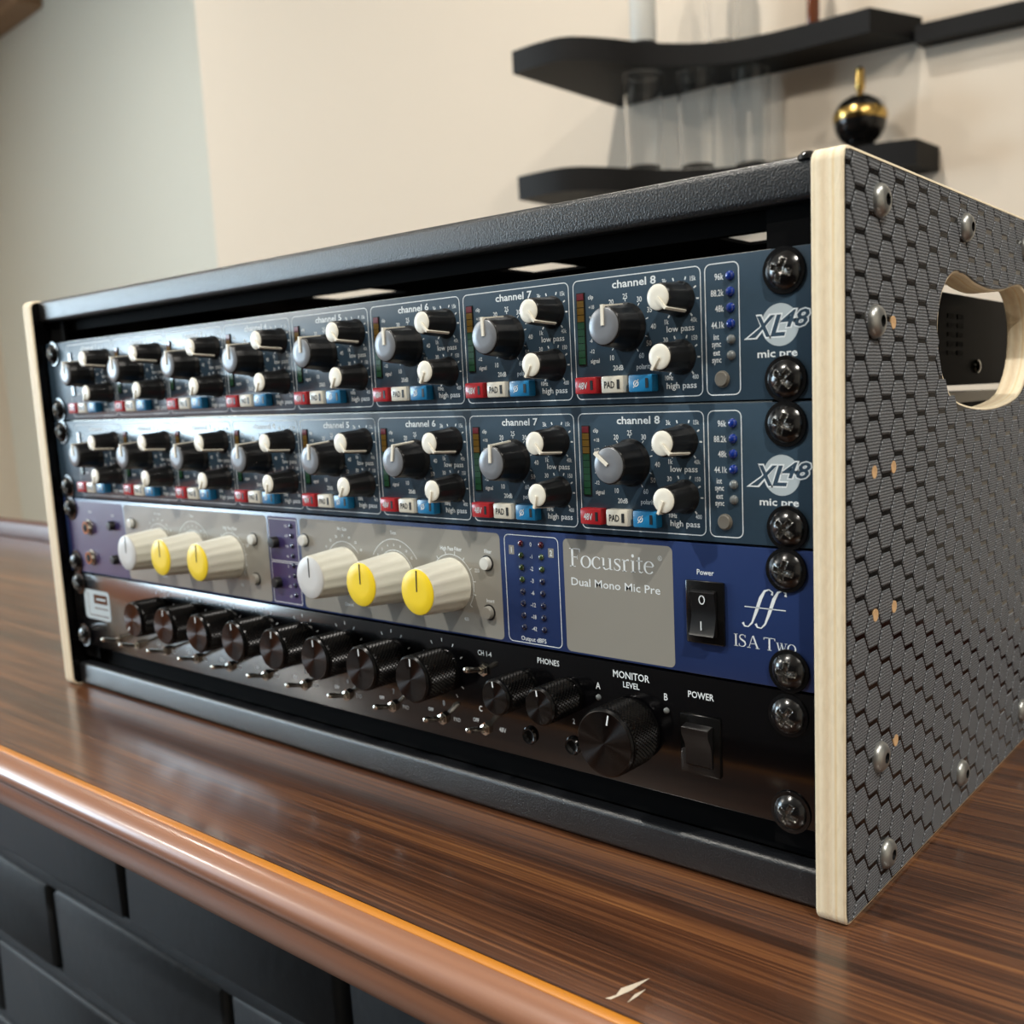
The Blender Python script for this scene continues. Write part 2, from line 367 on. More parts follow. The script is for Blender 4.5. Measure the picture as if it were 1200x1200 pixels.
# ---------------------------------------------------------------- bar counter
bar = thing('bar_counter', 'long dark wood bar counter with orange moulding above a black painted brick front', 'counter', (0, 130, -1253.4))
def CB(b, name, key, **k): return b.build(name, key, bar, (0, -130, 1253.4), **k)
X0, X1 = -1900, 1300
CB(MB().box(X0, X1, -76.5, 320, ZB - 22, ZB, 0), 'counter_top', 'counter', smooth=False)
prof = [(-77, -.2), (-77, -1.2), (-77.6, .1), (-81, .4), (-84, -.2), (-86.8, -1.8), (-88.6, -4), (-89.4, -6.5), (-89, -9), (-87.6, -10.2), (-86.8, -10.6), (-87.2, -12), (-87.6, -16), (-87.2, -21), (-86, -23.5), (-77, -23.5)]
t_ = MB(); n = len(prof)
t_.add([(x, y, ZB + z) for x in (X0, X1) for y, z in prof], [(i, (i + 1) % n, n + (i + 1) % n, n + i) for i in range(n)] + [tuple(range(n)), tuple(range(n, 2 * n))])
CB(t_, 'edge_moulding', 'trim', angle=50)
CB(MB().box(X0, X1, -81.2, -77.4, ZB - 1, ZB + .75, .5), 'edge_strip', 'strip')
CB(MB().box(X0, X1, 296, 320, ZB, ZB + 21, 2.5), 'back_lip', 'dark_wood')
CB(MB().box(X0 + 40, X1 - 40, 26, 240, -1253.4, ZB - 22), 'mortar', 'mortar', smooth=False)
for row in range(14):
    jb = MB(); nx = 90; rj = random.Random(row); zc = ZB - 169 + 75 - 75 * row
    if zc < -1240: continue
    vs = []
    for i in range(nx + 1):
        x = X0 + 60 + (X1 - X0 - 120) * i / nx; q = 14.4 + rj.uniform(-.7, 1.2)
        vs += [(x, 26, zc + 6), (x, q + 1.2, zc + 5 + rj.uniform(-.6, .6)), (x, q, zc + rj.uniform(-1, 1)), (x, q + 1.2, zc - 5 + rj.uniform(-.6, .6)), (x, 26, zc - 6)]
    jb.add(vs, [(5 * i + k, 5 * i + k + 1, 5 * i + k + 6, 5 * i + k + 5) for i in range(nx) for k in range(4)])
    CB(jb, 'bed_joint', 'brick', angle=60)
# bricks: 215 x 65 with 10 mm joints, half bond
def brick_mesh(seed):
    rnd = random.Random(seed); bm = bmesh.new(); bmesh.ops.create_cube(bm, size=1)
    for v in bm.verts: v.co = Vector((v.co.x * .2155, v.co.y * .02, v.co.z * .0665))
    bmesh.ops.bevel(bm, geom=bm.edges[:], offset=.003, segments=2, affect='EDGES', profile=.5)
    for v in bm.verts: v.co += Vector([rnd.uniform(-.0009, .0009) for _ in range(3)])
    me = bpy.data.meshes.new('brick'); bm.to_mesh(me); bm.free(); me.materials.append(M['brick'])
    for p in me.polygons: p.use_smooth = True
    return me
bricks = [brick_mesh(i) for i in range(5)]
for row in range(14):
    zc = ZB - 169 + 37.5 - 75 * row + 0
    for k in range(-8, 6):
        xc = -252.6 + 112.5 + 225 * k + (0 if row % 2 == 0 else 112.5)
        if zc < -1240: continue
        o = link('brick', random.choice(bricks), bar, (xc + random.uniform(-1.5, 1.5), -130 + 24 + random.uniform(-1.2, 1.2), zc + 1253.4 + random.uniform(-1, 1)))
# one more course right under the overhang
for k in range(-8, 6):
    link('brick', random.choice(bricks), bar, (-252.6 + 225 * k, -130 + 24, ZB - 169 + 112.5 + 1253.4))
sc_ = MB()
for pts in ([(762, 1146), (741, 1160), (716, 1171), (709, 1170), (722, 1166), (728, 1158)], [(757, 1159), (748, 1167), (735, 1175), (744, 1165)]):
    q = []
    for u, v in pts:
        d = f + rt * ((u - 710.94) / FPX) + up * ((627.33 - v) / FPX); c0 = m.translation
        t = (COUNTER + .00012 - c0.z) / d.z; p = c0 + d * t; q.append((p.x * 1000, p.y * 1000, ZB + .12))
    sc_.add(q, [tuple(range(len(q)))])
CB(sc_, 'scratch', 'scratch', smooth=False)

# ---------------------------------------------------------------- rack case
case = thing('rack_case', 'small black equipment rack with plywood side panels standing on the counter', 'rack', (0, 122, ZB))
def CC(b, name, key, loc=(0, 0, 0), parent=None, **k):
    return b.build(name, key, case, (loc[0], loc[1] - 122, loc[2] - ZB), **k)
YF, YR, ZT, ZL = -5.6, 254., 24.4, ZB + .0
handle = [(70.2, -25), (71.2, -16.6), (75.5, -9.6), (82, -5.2), (89.3, -3.5), (99.5, -4.4), (108.4, -6.1), (118, -7.1), (127, -7.5),
          (136, -7.1), (145.6, -6.1), (154.5, -4.4), (164.7, -3.5), (172, -5.2), (178.5, -9.6), (182.8, -16.6), (183.8, -25), (181, -35),
          (173, -43.4), (164.7, -47.3), (152.5, -49.5), (138, -50.8), (127, -51.1), (116, -50.8), (101.5, -49.5), (89.4, -47.3), (81, -43.4), (73.2, -35)]
outline = rrect(YF, YR, ZL, ZT, 4, 4)
pilots = [(29.3, -22.3), (14.9, -66.6), (29.9, -66.3), (16, -110.5), (30.9, -110.7), (32.8, -155.4)]
def smooth_loop(pts, k=4):
    out = []; n = len(pts)
    for i in range(n):
        p0, p1, p2, p3 = pts[i - 1], pts[i], pts[(i + 1) % n], pts[(i + 2) % n]
        for j in range(k):
            t = j / k
            out.append(tuple(.5 * (2 * p1[c] + (p2[c] - p0[c]) * t + (2 * p0[c] - 5 * p1[c] + 4 * p2[c] - p3[c]) * t * t + (3 * p1[c] - p0[c] - 3 * p2[c] + p3[c]) * t ** 3) for c in (0, 1)))
    return out
HL = smooth_loop(handle, 3)
def plate_yz(loops, half, bevel=0.0):
    """a board in the YZ plane cut from loops (first the outline, then holes), thickness 2*half along X"""
    c = bpy.data.curves.new('c', 'CURVE'); c.dimensions = '2D'; c.fill_mode = 'BOTH'; c.extrude = (half - bevel) * .001; c.bevel_depth = bevel * .001; c.bevel_resolution = 2; c.offset = -bevel * .001
    for lp in loops:
        sp = c.splines.new('POLY'); sp.points.add(len(lp) - 1); sp.use_cyclic_u = True
        for p, (a, b) in zip(sp.points, lp): p.co = (a * .001, b * .001, 0, 1)
    o = bpy.data.objects.new('c', c); COL.objects.link(o); bpy.context.view_layer.update()
    me = bpy.data.meshes.new_from_object(o.evaluated_get(bpy.context.evaluated_depsgraph_get()))
    bpy.data.objects.remove(o)
    for v in me.vertices: v.co = Vector((v.co.z, v.co.x, v.co.y))
    bm = bmesh.new(); bm.from_mesh(me); bmesh.ops.remove_doubles(bm, verts=bm.verts, dist=1e-6); bmesh.ops.recalc_face_normals(bm, faces=bm.faces)
    for e in bm.edges: e.smooth = not (len(e.link_faces) == 2 and e.calc_face_angle(0) > R(40))
    for fa in bm.faces: fa.smooth = True
    bm.to_mesh(me); bm.free(); return me
def circ(cy, cz, r, n=14): return [(cy + r * math.cos(2 * PI * i / n), cz + r * math.sin(2 * PI * i / n)) for i in range(n)]
core = plate_yz([outline, HL], 4.9, .8); core.materials.append(M['ply'])
inset = rrect(YF + .9, YR - .9, ZL + 1.2, ZT - 1.1, 3.4, 4)
# handle hole of the film a little larger than that of the core
hc = (sum(p[0] for p in HL) / len(HL), sum(p[1] for p in HL) / len(HL))
HL2 = [(p[0] + (p[0] - hc[0]) * .018 + (.6 if p[0] > hc[0] else -.6), p[1] + (.8 if p[1] > hc[1] else -.8)) for p in HL]
film = plate_yz([inset, HL2] + [circ(a, b, 1.7) for a, b in pilots], .2); film.materials.append(M['film'])
filmL = plate_yz([inset, HL2], .2); filmL.materials.append(M['film'])
sideR = link('side_panel', core, case, (248.45, -122, -ZB)); sideR['label'] = 'right plywood side panel with black hexagon film and bare edge'
sideL = link('side_panel', core, case, (-248.45, -122, -ZB))
link('outer_film', film, sideR, (4.95, 0, 0)); link('inner_film', filmL, sideR, (-4.95, 0, 0))
link('outer_film', filmL, sideL, (-4.95, 0, 0)); link('inner_film', filmL, sideL, (4.95, 0, 0))
# hexagon pads: flat-top hexagons, columns every 9.85 mm, rows every 11.7 mm
def inside(p, poly):
    c = False; n = len(poly)
    for i in range(n):
        (x1, y1), (x2, y2) = poly[i], poly[i - 1]
        if (y1 > p[1]) != (y2 > p[1]) and p[0] < (x2 - x1) * (p[1] - y1) / (y2 - y1) + x1: c = not c
    return c
def clip_hex(cy, cz):
    a, b = 6.15, 5.1
    pts = [(cy - a, cz), (cy - a / 2, cz + b), (cy + a / 2, cz + b), (cy + a, cz), (cy + a / 2, cz - b), (cy - a / 2, cz - b)]
    def half(pts, ax, lim, sgn):
        out = []
        for i in range(len(pts)):
            p, q = pts[i], pts[(i + 1) % len(pts)]; pi_, qi = sgn * (p[ax] - lim) <= 0, sgn * (q[ax] - lim) <= 0
            if pi_: out.append(p)
            if pi_ != qi:
                t = (lim - p[ax]) / (q[ax] - p[ax]); out.append((p[0] + (q[0] - p[0]) * t, p[1] + (q[1] - p[1]) * t))
        return out
    for ax, lim, sg in ((0, YF + 1.3, -1), (0, YR - 1.3, 1), (1, ZL + 1.6, -1), (1, ZT - 1.5, 1)):
        pts = half(pts, ax, lim, sg)
        if len(pts) < 3: return []
    return pts
def pad(b, pts, cy, cz, h=.28):
    n = len(pts); k = .93
    my, mz = sum(p[0] for p in pts) / n, sum(p[1] for p in pts) / n
    vs = [(0, p[0] - cy, p[1] - cz) for p in pts] + [(h, my + (p[0] - my) * k - cy, mz + (p[1] - mz) * k - cz) for p in pts]
    b.add(vs, [(i, (i + 1) % n, n + (i + 1) % n, n + i) for i in range(n)] + [tuple(range(n, 2 * n))])
cells = []
for c in range(-1, 27):
    cy = 4.9 + 9.85 * c
    joint = 13.6 if c % 2 == 0 else 7.75
    for k in range(-3, 22):
        cz = joint + 11.7 / 2 - 11.7 * k
        pts = clip_hex(cy, cz)
        if len(pts) < 3: continue
        near = [inside(p, HL2) for p in pts + [(cy, cz)]]
        if all(near): continue
        if any(near):        # push corners out of the handle opening
            np_ = []
            for p in pts:
                if inside(p, HL2): p = min(HL2, key=lambda q: (q[0] - p[0]) ** 2 + (q[1] - p[1]) ** 2); p = (p[0] + (p[0] - hc[0]) * .006, p[1] + (.35 if p[1] > hc[1] else -.35))
                np_.append(p)
            pts = np_
            if abs(sum(pts[i - 1][0] * pts[i][1] - pts[i][0] * pts[i - 1][1] for i in range(len(pts)))) / 2 < 8: continue
        dist = (cy + 268) ** 2 + 117 ** 2
        cells.append((dist, cy, cz, pts))
cells.sort(key=lambda c: c[0])
full = None; rest = MB()
for i, (d, cy, cz, pts) in enumerate(cells):
    if i < 300:
        if len(pts) == 6 and abs(pts[0][0] - (cy - 6.15)) < 1e-6 and abs(pts[1][1] - (cz + 5.1)) < 1e-6 and abs(pts[4][1] - (cz - 5.1)) < 1e-6:
            if full is None:
                b = MB(); pad(b, pts, cy, cz); o = b.build('hexagon_pad', 'pad', sideR, (5.15, cy, cz), smooth=False); full = o.data
            else: link('hexagon_pad', full, sideR, (5.15, cy, cz))
        else:
            b = MB(); pad(b, pts, cy, cz); b.build('hexagon_pad', 'pad', sideR, (5.15, cy, cz), smooth=False)
    else: pad(rest, pts, 0, 0)
o = rest.build('hexagon_pads_rear', 'pad', sideR, (5.15, 0, 0), smooth=False); o['kind'] = 'stuff'
# button-head bolts through the side panels
def bolt_mesh():
    b = MB(); b.lathe([(5, 0), (5.05, .5), (4.6, 1.6), (3.7, 2.5), (2.6, 2.95), (1.75, 3.0)], 28, axis='x', caps=False)
    b.cur = 1
    b.lathe([(1.75, 3.0), (1.7, 1.2), (.01, 1.0)], 6, axis='x', caps=False)
    return b
bo = None
for y, z in [(18.5, 12), (15, -22.5), (95.5, 12.5), (171, 12.3), (19, -156.5), (25, -191), (98.5, -188.5), (181, -187)]:
    if bo is None: bo = CC(bolt_mesh(), 'bolt', ['bolt', 'hole'], (253.6, y, z))
    else: bo2 = link('bolt', bo.data, case, (253.6, y - 122, z - ZB))
for y, z in [(18.5, 12), (19, -156.5), (25, -191), (95.5, 12.5)]:
    link('bolt', bo.data, case, (-253.6, y - 122, z - ZB), (0, 0, PI))
ph = MB().lathe([(1.95, -.1), (1.95, .38), (1.7, .42), (1.4, .34), (.1, .32)], 20, axis='x', caps=False)
pho = ph.build('pilot_hole', 'wood_bare', sideR, (5.15, *pilots[0]))
for y, z in pilots[1:]: link('pilot_hole', pho.data, sideR, (5.15, y, z))
# cross rails
def rail(z0, z1, y0=-6.5, y1=7, r=2.2):
    b = MB(); pr = rrect(y0, y1, z0, z1, r, 5); n = len(pr)
    b.add([(x, y, z) for x in (-243.2, 243.2) for y, z in pr], [(i, (i + 1) % n, n + (i + 1) % n, n + i) for i in range(n)] + [tuple(range(n)), tuple(range(n, 2 * n))])
    return b
CC(rail(12.0, 24.2, -.8, 7.2), 'top_rail', 'powder'); CC(rail(-202.9, -189.6, -.8, 7.2), 'bottom_rail', 'powder')
CC(MB().box(-243, 243, 5, 60, 23, 24.2).box(-243, 243, 7.5, 9.5, 6.5, 23.2), 'top_rail_flange', 'black_steel', smooth=False)
CC(MB().box(-243, 243, 7.5, 60, -203, -201.6).box(-243, 243, 7.5, 9.5, -190, -178.8), 'bottom_rail_flange', 'black_steel', smooth=False)
for s in (-1, 1):
    CC(MB().box(min(s * 243.3, s * 225), max(s * 243.3, s * 225), 3.6, 6, -186, 12).box(min(s * 243.3, s * 241), max(s * 243.3, s * 241), 6, 30, -186, 12), 'rack_strip', 'black_steel', smooth=False)
# slotted lid behind the top rail and rear rails
lid = MB(); ys = [60, 88, 92, 108, 128, 250]
lid.box(-243, 243, 60, 88, 22.8, 24.2)
for a, b in ((-243, -124), (-28, 20), (150, 243)): lid.box(a, b, 88, 92, 22.8, 24.2)
lid.box(-243, 243, 92, 108, 22.8, 24.2)
for a, b in ((-243, -146), (-82, 17), (53, 146)): lid.box(a, b, 108, 136, 22.8, 24.2)
lid.box(-243, 243, 136, 250, 22.8, 24.2)
CC(lid, 'slotted_lid', 'black_steel', smooth=False)
CC(MB().box(-243.2, 243.2, 238, 252, 8, 22.6, 2), 'rear_rail', 'powder'); CC(MB().box(-243.2, 243.2, 238, 252, -201, -186, 2), 'rear_rail', 'powder')
# little dome screw at the right end of the top rail
CC(MB().lathe([(3, 0), (2.8, 1.2), (1.8, 2.2), (.5, 2.5)], 18, axis='z'), 'rail_screw', 'screw', (239.6, 1.2, 22.9))

# ---------------------------------------------------------------- shared unit parts
def screw_mesh():
    b = MB(); rings, n = 20, 64; vs = []; fs = []
    for k in range(rings + 1):
        r = 5.2 * k / rings; r = max(r, .01)
        for i in range(n):
            a = 2 * PI * i / n; x, z = r * math.sin(a), r * math.cos(a)
            h = 2.9 - 2.1 * (r / 5.2) ** 2.6
            w_ = .85 * (1 - r / 9); L_ = 3.1
            inn = (abs(x) < w_ and abs(z) < L_) or (abs(z) < w_ and abs(x) < L_) or r < 1.15
            if inn: h -= 1.5 * (1 - .55 * r / L_)
            vs.append((x, -h, z))
    for k in range(rings):
        for i in range(n):
            j = (i + 1) % n; fs.append((k * n + i, k * n + j, (k + 1) * n + j, (k + 1) * n + i))
    b.add(vs, fs)
    # brighter metal inside the recess paints in the glints
    for q, fa in enumerate(b.f):
        c = [sum(b.v[i][d] for i in fa) / 4 for d in (0, 2)]; r = math.hypot(*c)
        if r < 3.3 and (abs(c[0]) < .95 or abs(c[1]) < .95 or r < 1.3): b.mi[q] = 1
    b.cur = 0
    b.lathe([(5.2, .8), (5.25, .4), (5.2, 0)], 48, caps=False)
    b.lathe([(6.3, 0), (6.45, .25), (6.3, .55), (5.2, .6)], 48, caps=False)
    return b
_s = screw_mesh().build('rack_screw', ['screw', 'screw_glint'], None, angle=60); SCREW = _s.data; bpy.data.objects.remove(_s)
class Unit:
    def __init__(s, name, label, cat, ztop, group=None):
        s.z = ztop; s.H = 44.45
        s.root = thing(name, label, cat, (0, 60, ztop - 44.45), group)
    def L(s, x, y, z): return (x, y - 60, z + 44.45)
    def put(s, b, name, key, x=0, y=0, z=0, parent=None, **k):
        return b.build(name, key, parent or s.root, s.L(x, y, z) if parent is None else (x, y, z), **k)
    def dup(s, o, x, y, z, ry=0):
        c = copy_tree(o, s.root); c.location = Vector(s.L(x, y, z)) * .001; c.rotation_euler = (0, ry, 0); return c
    def screws(s, pts):
        for x, z, a in pts: link('rack_screw', SCREW, s.root, s.L(x, -.1, z), (0, R(a), 0)).scale = (1.08, 1.08, 1.08)
    def body(s, key, depth, chk='chassis', x=218):
        p = MB()
        p.box(-241.3, 241.3, 0, 3, -44.05, -.4, .25); s.put(p, 'face_plate', key)
        s.put(MB().box(-x, x, 3.2, depth, -42.6, -1.6, .6), 'chassis', chk)
def knob(name, rb, rt_, h, key, capk, capr, n=40, flutes=0, skirt=0, ph=.35, pkey='pointer', plen=.95, side=True, pw=1.1, fl=.25):
    """knob pointing to -Y: fluted body, cap disc, pointer"""
    b = MB()
    def rad(a, r, hh):
        return r - (fl * (.5 + .5 * math.cos(a * flutes)) if flutes and .6 < hh < h - .5 else 0)
    prof = [(rb, 0), (rb, .9)] + ([(rb - skirt, 1.8)] if skirt else [])
    q0 = rb - skirt
    prof += [(q0 + (rt_ - q0) * t, 1.9 + (h - .6 - 1.9) * t) for t in (0, .33, .66, 1)] + [(rt_ - .25, h - .2), (rt_ - .6, h), (capr, h)]
    b.lathe(prof, n, rad=rad if flutes else None)
    o = b.build(name, key, None, angle=40); o.location = (0, 0, 0)
    MB().lathe([(capr, h), (capr, h + .25), (capr - .3, h + .45), (capr * .5, h + .5), (.05, h + .52)], n).build('cap', capk, o)
    p = MB(); t0 = .2 if plen < 1 else 0
    p.box(-pw / 2, pw / 2, -h - .6 - ph, -h - .3, t0, capr * plen)
    if side:
        p.box(-pw / 2, pw / 2, -h - .6 - ph, -h + .6, capr * plen - .01, rt_ + .35)
        n0 = len(p.v)
        p.add([(-pw / 2, -h + .6, rt_ - .4), (pw / 2, -h + .6, rt_ - .4), (pw / 2, -h + .6, rt_ + .35), (-pw / 2, -h + .6, rt_ + .35),
               (-pw / 2, -2, q0 - .4), (pw / 2, -2, q0 - .4), (pw / 2, -2, q0 + .3), (-pw / 2, -2, q0 + .3)],
              [(0, 1, 2, 3), (4, 5, 6, 7), (0, 1, 5, 4), (1, 2, 6, 5), (2, 3, 7, 6), (3, 0, 4, 7)])
    p.build('pointer', pkey, o, smooth=False)
    return o
def drop(o):
    for c in list(o.children): bpy.data.objects.remove(c)
    bpy.data.objects.remove(o)

# ---------------------------------------------------------------- the two slate-blue eight-channel units
big_k = knob('gain_knob', 8.0, 6.4, 12.0, 'knob_black', 'cap_grey', 5.8, 48, 16, .7, pw=1.1)
sm_k = knob('filter_knob', 5.6, 4.4, 12.0, 'knob_black', 'cap_white', 3.9, 40, 12, .5, pw=.9)
def button(w_, d, h, key, slot=True):
    b = MB(); b.box(0, w_, -d, 0, 0, h, .5)
    return b
def xl48(unit_z, label, gains, lps, hps):
    U = Unit('eight_channel_preamp', label, 'preamp', unit_z, 'slate blue eight-channel preamps in the rack')
    U.body('slate', 300 if unit_z == 0 else 296)
    U.put(MB().box(-228, 227, 2.0, 4.2, -1.5, -.05), 'chassis_lip', 'alu', smooth=False)
    ink = MB()
    def frame(x0, x1, z0=-42.2, z1=-2.6, w_=.32): U.put(MB().strip(rrect(x0, x1, z0, z1, 2.0), w_, -.06, True), 'printed_frame', 'white_ink', smooth=False)
    for ch in range(1, 9):
        x = 152.16 - 52.8 * (8 - ch)
        frame(x + 1, x + 51.7)
        T = lambda s, dx, dz, h, **k: text(ink, s, x + dx, dz, h, **k)
        T('channel %d' % ch, 26.3, -5, 2.55, wid=17.5, bold=.02)
        for s, dx, dz in (('20', 17, -10.6), ('25', 22.7, -9.2), ('30', 28.4, -10.6), ('35', 32.3, -14.2), ('40', 33.6, -19.6), ('50', 31.7, -24.8), ('60', 28.6, -28.6), ('10', 16.6, -28.7), ('15', 13.1, -14.4)):
            T(s, dx, dz, 1.75)
        for k in range(9):
            a = R(-150 + 300 / 8 * k) if k else R(-140); ink.strip([(x + 22.7 + 8.3 * math.sin(a), -19.2 + 8.3 * math.cos(a)), (x + 22.7 + 9.3 * math.sin(a), -19.2 + 9.3 * math.cos(a))], .3, -.06)
        T('clip', 8.4, -8.3, 1.4); T('+18', 8.6, -11.6, 1.3); T('+12', 8.6, -14.9, 1.3); T('-6', 8.0, -22.6, 1.3); T('-12', 8.3, -26.2, 1.3); T('signal', 9.4, -29.4, 1.5)
        T('20dB', 19, -32.1, 1.7); T('polarity', 29.6, -32.1, 1.7)
        T('3k', 38.3, -6.0, 1.6); T('15k', 49, -6.0, 1.5, sq=.75); T('40k', 49, -18.6, 1.5, sq=.75); T('1k', 38.8, -18.6, 1.6); T('low pass', 43.9, -20.9, 2.0, wid=10.4)
        T('30', 38.2, -24.2, 1.6); T('150', 49.1, -24.1, 1.5, sq=.75); T('10Hz', 39.2, -36.2, 1.5, sq=.75); T('400', 49.1, -36.2, 1.5, sq=.75); T('high pass', 43.8, -38.7, 2.0, wid=11.4)
        for cz in (-12, -29.9):
            for a in (-140, -75, -20, 20, 60, 92, 140):
                a = R(a); ink.strip([(x + 43.9 + 6.1 * math.sin(a), cz + 6.1 * math.cos(a)), (x + 43.9 + 7.1 * math.sin(a), cz + 7.1 * math.cos(a))], .5, -.06)
        # level meter
        me_ = MB().box(x + 2.5, x + 5.9, -.35, .2, -30.8, -6.6); mo = U.put(me_, 'level_meter', 'hole', smooth=False)
        hs = (30.8 - 6.6) / 10
        for k in range(10):
            key = 'seg_red' if k == 0 else 'seg_amber' if k < 4 else 'seg_green'
            z1 = -6.9 - k * 2.37
            MB().box(x + 2.8, x + 5.6, -.55, -.35, z1 - 2.15, z1).build('segment', key, mo, (0, 0, 0), smooth=False)
        for nm, dx, ww, key, s in (('phantom_button', 3.0, 9.2, 'red', '48V'), ('pad_button', 14.2, 9.2, 'cream', 'PAD'), ('polarity_button', 25.4, 9.6, 'cyan', None)):
            bo_ = U.put(button(ww, 3.6, 5.6, key), nm, key, x + dx, 0, -40.4)
            lt = MB()
            if s: text(lt, s, ww * .38, 2.8, 2.3, y=-3.68, sq=.72, bold=.02)
            else: lt.strip([(ww * .33 + .9 * math.cos(t * PI / 6), 2.8 + .9 * math.sin(t * PI / 6)) for t in range(12)], .32, -3.68, True); lt.strip([(ww * .33 - 1, 1.5), (ww * .33 + 1, 4.1)], .3, -3.68)
            lt.build('lettering', 'black_ink' if key == 'cream' else 'white_ink', bo_, (0, 0, 0), smooth=False)
            MB().box(ww * .72, ww * .72 + 1.1, -3.75, -3.5, 1.3, 4.4).build('indicator_slot', 'dark_slot', bo_, (0, 0, 0), smooth=False)
        U.dup(big_k, x + 22.7, 0, -19.2, R(gains[ch - 1])); U.dup(sm_k, x + 43.9, 0, -12, R(lps[ch - 1])); U.dup(sm_k, x + 43.9, 0, -29.9, R(hps[ch - 1]))
    x = 152.16
    frame(x + 53.3, x + 65.2)
    for s, dz in (('96k', -6.5), ('88.2k', -11.3), ('48k', -16), ('44.1k', -20.9)): text(ink, s, x + 59.9, dz, 2.0, 'r', sq=.74, bold=.012)
    for s, dz in (('int', -24.4), ('sync', -26.6), ('ext', -29.2), ('sync', -31.4)): text(ink, s, x + 57, dz, 1.85, sq=.74, bold=.01)
    for k in range(6):
        U.put(MB().lathe([(1.5, 0), (1.45, .4), (1.2, .9), (.7, 1.2), (.1, 1.3)], 20), 'indicator_lamp', 'led_blue' if k < 4 else 'led_grey', x + 62.2, 0, -6.5 - 4.76 * k)
    U.put(MB().lathe([(2.6, 0), (2.6, .4), (2.25, .5), (2.2, 1.0), (2.0, 1.2)], 24), 'sync_button', 'push_grey', x + 58.9, 0, -37.4)
    text(ink, 'mic pre', x + 77.8, -30.4, 2.3, wid=13.2, bold=.02)
    U.put(ink, 'printed_lettering', 'white_ink', smooth=False)
    lg = MB(); lg.poly([(x + 78.8 + 6.2 * math.cos(t * PI / 20), -22.3 + 6.2 * math.sin(t * PI / 20)) for t in range(40)], -.05)
    U.put(lg, 'logo_disc', 'pale_ink', smooth=False)
    lo = MB(); lf = MB()
    for mb2, bo_, yy in ((lo, .055, -.08), (lf, .0, -.11)):
        vs, fs, a, b = glyphs('X', bo_, .28); k = 6.4 / .72
        for s, px, zz, hh, sq, wd in (('X', 69.2, -25.4, 6.2, 1, 8.0), ('L', 75.6, -25.4, 6.2, 1, 5.0), ('48', 79.0, -23.0, 4.8, 1, 9.4)):
            e = (bo_ - .0) * hh / .72 * 2
            text(mb2, s, x + px + wd / 2 - (.0), zz + hh / 2, hh, 'c', bo_ + .02, .3, wid=wd + (.9 if bo_ else 0), y=yy)
    # slanted foot of the X
    lo.poly([(x + 66.6, -26), (x + 71.5, -22.8), (x + 73.5, -22.8), (x + 70.6, -26)], -.075); lf.poly([(x + 68, -25.6), (x + 71.6, -23.2), (x + 72.8, -23.2), (x + 70.4, -25.6)], -.1)
    U.put(lo, 'logo_outline', 'white_ink', smooth=False); U.put(lf, 'logo_letters', 'slate', smooth=False)
    U.screws([(232.6, -6.9, 20), (232.8, -38.2, 40), (-232.6, -6.4, 10), (-232.6, -38.2, 30)])
    return U
U1 = xl48(0, 'slate blue eight-channel microphone preamp, topmost unit in the rack', [-6, -4, 0, 0, 0, 0, -2, 0], [140, 138, 140, 136, 140, 138, 142, 140], [-150, -155, -148, -150, -150, -152, -150, -145])
U2 = xl48(-44.45, 'slate blue eight-channel microphone preamp, second unit down, above the blue and grey one', [-4, -2, 0, 2, 4, 10, 2, -52], [138, 140, 140, 138, 140, 140, 140, 138], [-150, -160, -150, -165, -150, -165, -165, -155])
# vents and fixing screw on the side of the top chassis, seen through the hand hole
v = MB()
for r_ in range(5):
    for c_ in range(2): v.box(217.9, 218.25, 184 + c_ * 13, 192 + c_ * 13, -12.6 - r_ * 4.1, -10.6 - r_ * 4.1)
U1.put(v, 'vent_slots', 'hole', smooth=False)
U1.put(MB().lathe([(3.4, 0), (3.2, 1), (2, 1.8), (.2, 2.1)], 20, axis='x'), 'chassis_screw', 'chrome', 218, 226, -34)
U2.put(MB().box(217.5, 221, 150, 290, -6, -1.2), 'side_flange', 'alu', smooth=False)

